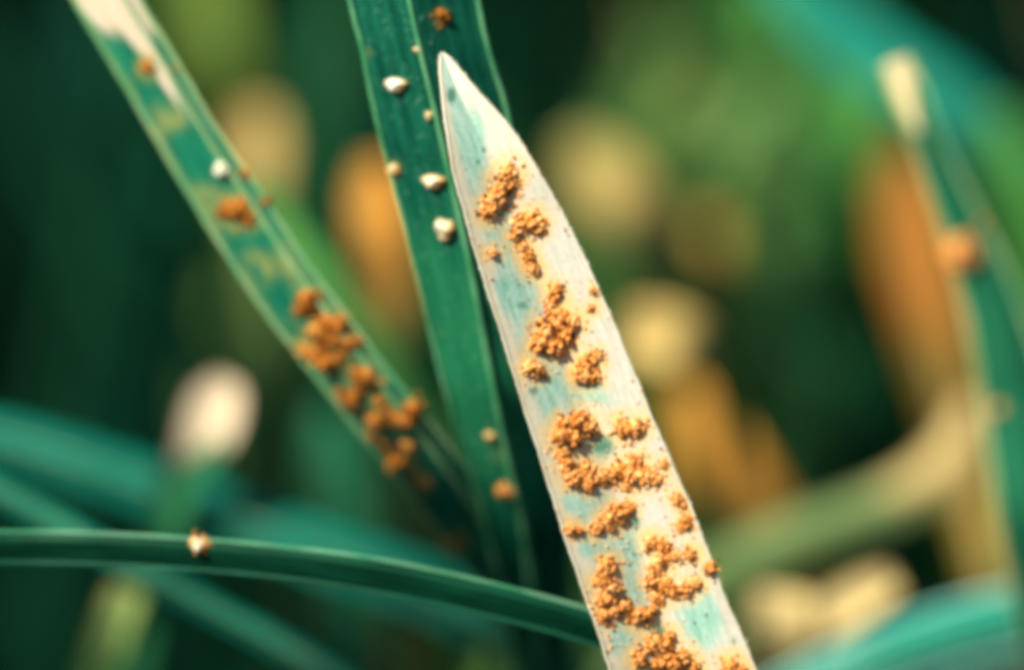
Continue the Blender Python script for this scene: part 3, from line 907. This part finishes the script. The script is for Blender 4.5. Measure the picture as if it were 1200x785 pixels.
# ------------------------------------------------------------------ a tangle of thin blades far out of focus
def make_tangle():
    mats = ['green', 'pale_green', 'olive', 'mid', 'straw', 'emerald', 'orange_dry', 'dim']
    V, F, UV, AC, DR, MI = [], [], [], [], [], []
    def strand(px, py, d, hw, mi, dryness, lean, bend):
        top = P(px, py, d)
        base = Vector((top.x + lean, top.y + random.uniform(-0.6, 1.2), -0.35))
        side = Vector((random.uniform(-1, 1) * bend, random.uniform(-0.5, 0.5) * bend, 0))
        an = random.uniform(-0.9, 0.9)
        S = Vector((math.cos(an), math.sin(an), random.uniform(-0.2, 0.2)))
        k = len(V); n = 12
        for i in range(n + 1):
            t = i / n
            c = top.lerp(base, t) + side * math.sin(t * math.pi) + Vector((0, 0, -0.25 * bend * math.sin(t * math.pi)))
            w = hw * PX * (DIST + d) / DIST * min(1.0, 0.25 + 3.2 * t) * (1 - 0.4 * t)
            V.extend([c - S * w, c + Vector((0, 0.25 * w, 0)), c + S * w])
            s_ = t * (top - base).length
            UV.extend([(-w, s_), (0, s_), (w, s_)]); AC.extend([-1, 0, 1])
            DR.extend([dryness * (1 - sstep(0.3, 1.0, s_))] * 3)
        for i in range(n):
            for j in (0, 1):
                q = k + i * 3 + j
                F.append((q, q + 1, q + 4, q + 3)); MI.append(mi)
    for i in range(150):        # right half: mixed strands, sun and shade put into their colours
        mi = random.choices([0, 1, 2, 3, 4, 5, 6], [5, 4, 4, 4, 1, 3, 1])[0]
        px, py = random.uniform(640, 1260), random.uniform(-120, 420) if random.random() < 0.75 else random.uniform(420, 760)
        if 850 < px < 1070 and py < 600:
            mi = random.choices([0, 2, 3, 7], [4, 2, 4, 1] if py < 120 else [1, 0, 3, 5])[0]
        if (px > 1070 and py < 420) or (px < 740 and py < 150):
            mi = 7 if random.random() < 0.8 else 3  # dark pockets of the background painted by strand colour, as shade
        strand(px, py, random.uniform(6.5, 11.5), random.uniform(8, 20), mi, random.choice([0, 0, 0.4, 0.8]) if mi != 7 and not 850 < px < 1070 else 0, random.uniform(-1.6, 1.6), random.uniform(0.2, 1.4))
    for i in range(26):         # pale mown ends right of the sharp blade
        px, py = random.uniform(690, 860), random.uniform(20, 330)
        strand(px, py, random.uniform(9.0, 11.5), random.uniform(12, 26), random.choice([1, 1, 4, 0]), random.choice([0, 0.5, 0.9]), random.uniform(-2.2, 2.2), random.uniform(0.4, 1.6))
    for i in range(60):         # left half: mostly deep green, shade put into the colour
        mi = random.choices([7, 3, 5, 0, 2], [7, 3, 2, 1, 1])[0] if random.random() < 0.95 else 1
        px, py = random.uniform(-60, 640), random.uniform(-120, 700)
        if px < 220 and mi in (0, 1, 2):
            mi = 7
        strand(px, py, random.uniform(6.5, 11.5), random.uniform(8, 24), mi, 0, random.uniform(-1.6, 1.6), random.uniform(0.2, 1.4))
    o = mesh_obj('grass_tangle', V, F, M[mats[0]])
    me = o.data
    for m in mats[1:]:
        me.materials.append(M[m])
    me.polygons.foreach_set('material_index', MI)
    ul = me.uv_layers.new(name='UVMap')
    idx = np.empty(len(me.loops), dtype=np.int32)
    me.loops.foreach_get('vertex_index', idx)
    ul.data.foreach_set('uv', np.array(UV, dtype=np.float32)[idx].ravel())
    fattr(me, 'across', AC)
    fattr(me, 'dry', DR)
    tag(o, 'tangle of thin blurred green and yellow grass behind the sharp blades', 'grass')
    o['kind'] = 'stuff'
make_tangle()

# ------------------------------------------------------------------ the rest of the lawn, a mass of blades coloured dark to stand for shade
def make_lawn():
    V, F, UV, AC = [], [], [], []
    made = 0
    while made < 3600:
        x, y = random.uniform(-34, 34), random.uniform(-34, 44)
        if math.hypot(x, y - 4) > 36:
            continue
        b = Vector((x, y, -0.35))
        h = random.uniform(2.6, 6.0)
        an = random.uniform(0, 6.283)
        lean = Vector((math.cos(an), math.sin(an), 0))
        bend = random.uniform(0.1, 0.75)
        pts = [b + Vector((0, 0, h * t * (1 - 0.35 * bend * t))) + lean * (h * bend * t * t) for t in (0, .2, .4, .6, .8, .93, 1)]
        bad = False
        for p in pts:
            if (p - CAM).dot(VIEW) < 2.0 and (p - CAM).length > 9:
                continue
            if (p - CAM).length < 9:
                bad = True; break
            a, c, d = project(p)
            if d < 10.5 and -140 < a < 1340 and -140 < c < 930:
                bad = True; break
        if bad:
            continue
        made += 1
        w0 = random.uniform(0.10, 0.2)
        wa = an + math.pi / 2 + random.uniform(-0.5, 0.5)
        S = Vector((math.cos(wa), math.sin(wa), 0))
        k = len(V)
        for t, p in zip((0, .2, .4, .6, .8, .93, 1), pts):
            hw = w0 * (1 - t ** 2.5) + 0.004
            V += [p - S * hw, p - lean * hw * 0.3, p + S * hw]
            UV += [(-hw, t * h), (0, t * h), (hw, t * h)]
            AC += [-1, 0, 1]
        for i in range(6):
            for j in (0, 1):
                q = k + i * 3 + j
                F.append((q, q + 1, q + 4, q + 3))
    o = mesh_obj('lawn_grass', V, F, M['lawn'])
    me = o.data
    ul = me.uv_layers.new(name='UVMap')
    idx = np.empty(len(me.loops), dtype=np.int32)
    me.loops.foreach_get('vertex_index', idx)
    ul.data.foreach_set('uv', np.array(UV, dtype=np.float32)[idx].ravel())
    fattr(me, 'across', AC)
    fattr(me, 'dry', [0.0] * len(V))
    tag(o, 'dense dark green lawn grass filling the background', 'grass')
    o['kind'] = 'stuff'
make_lawn()
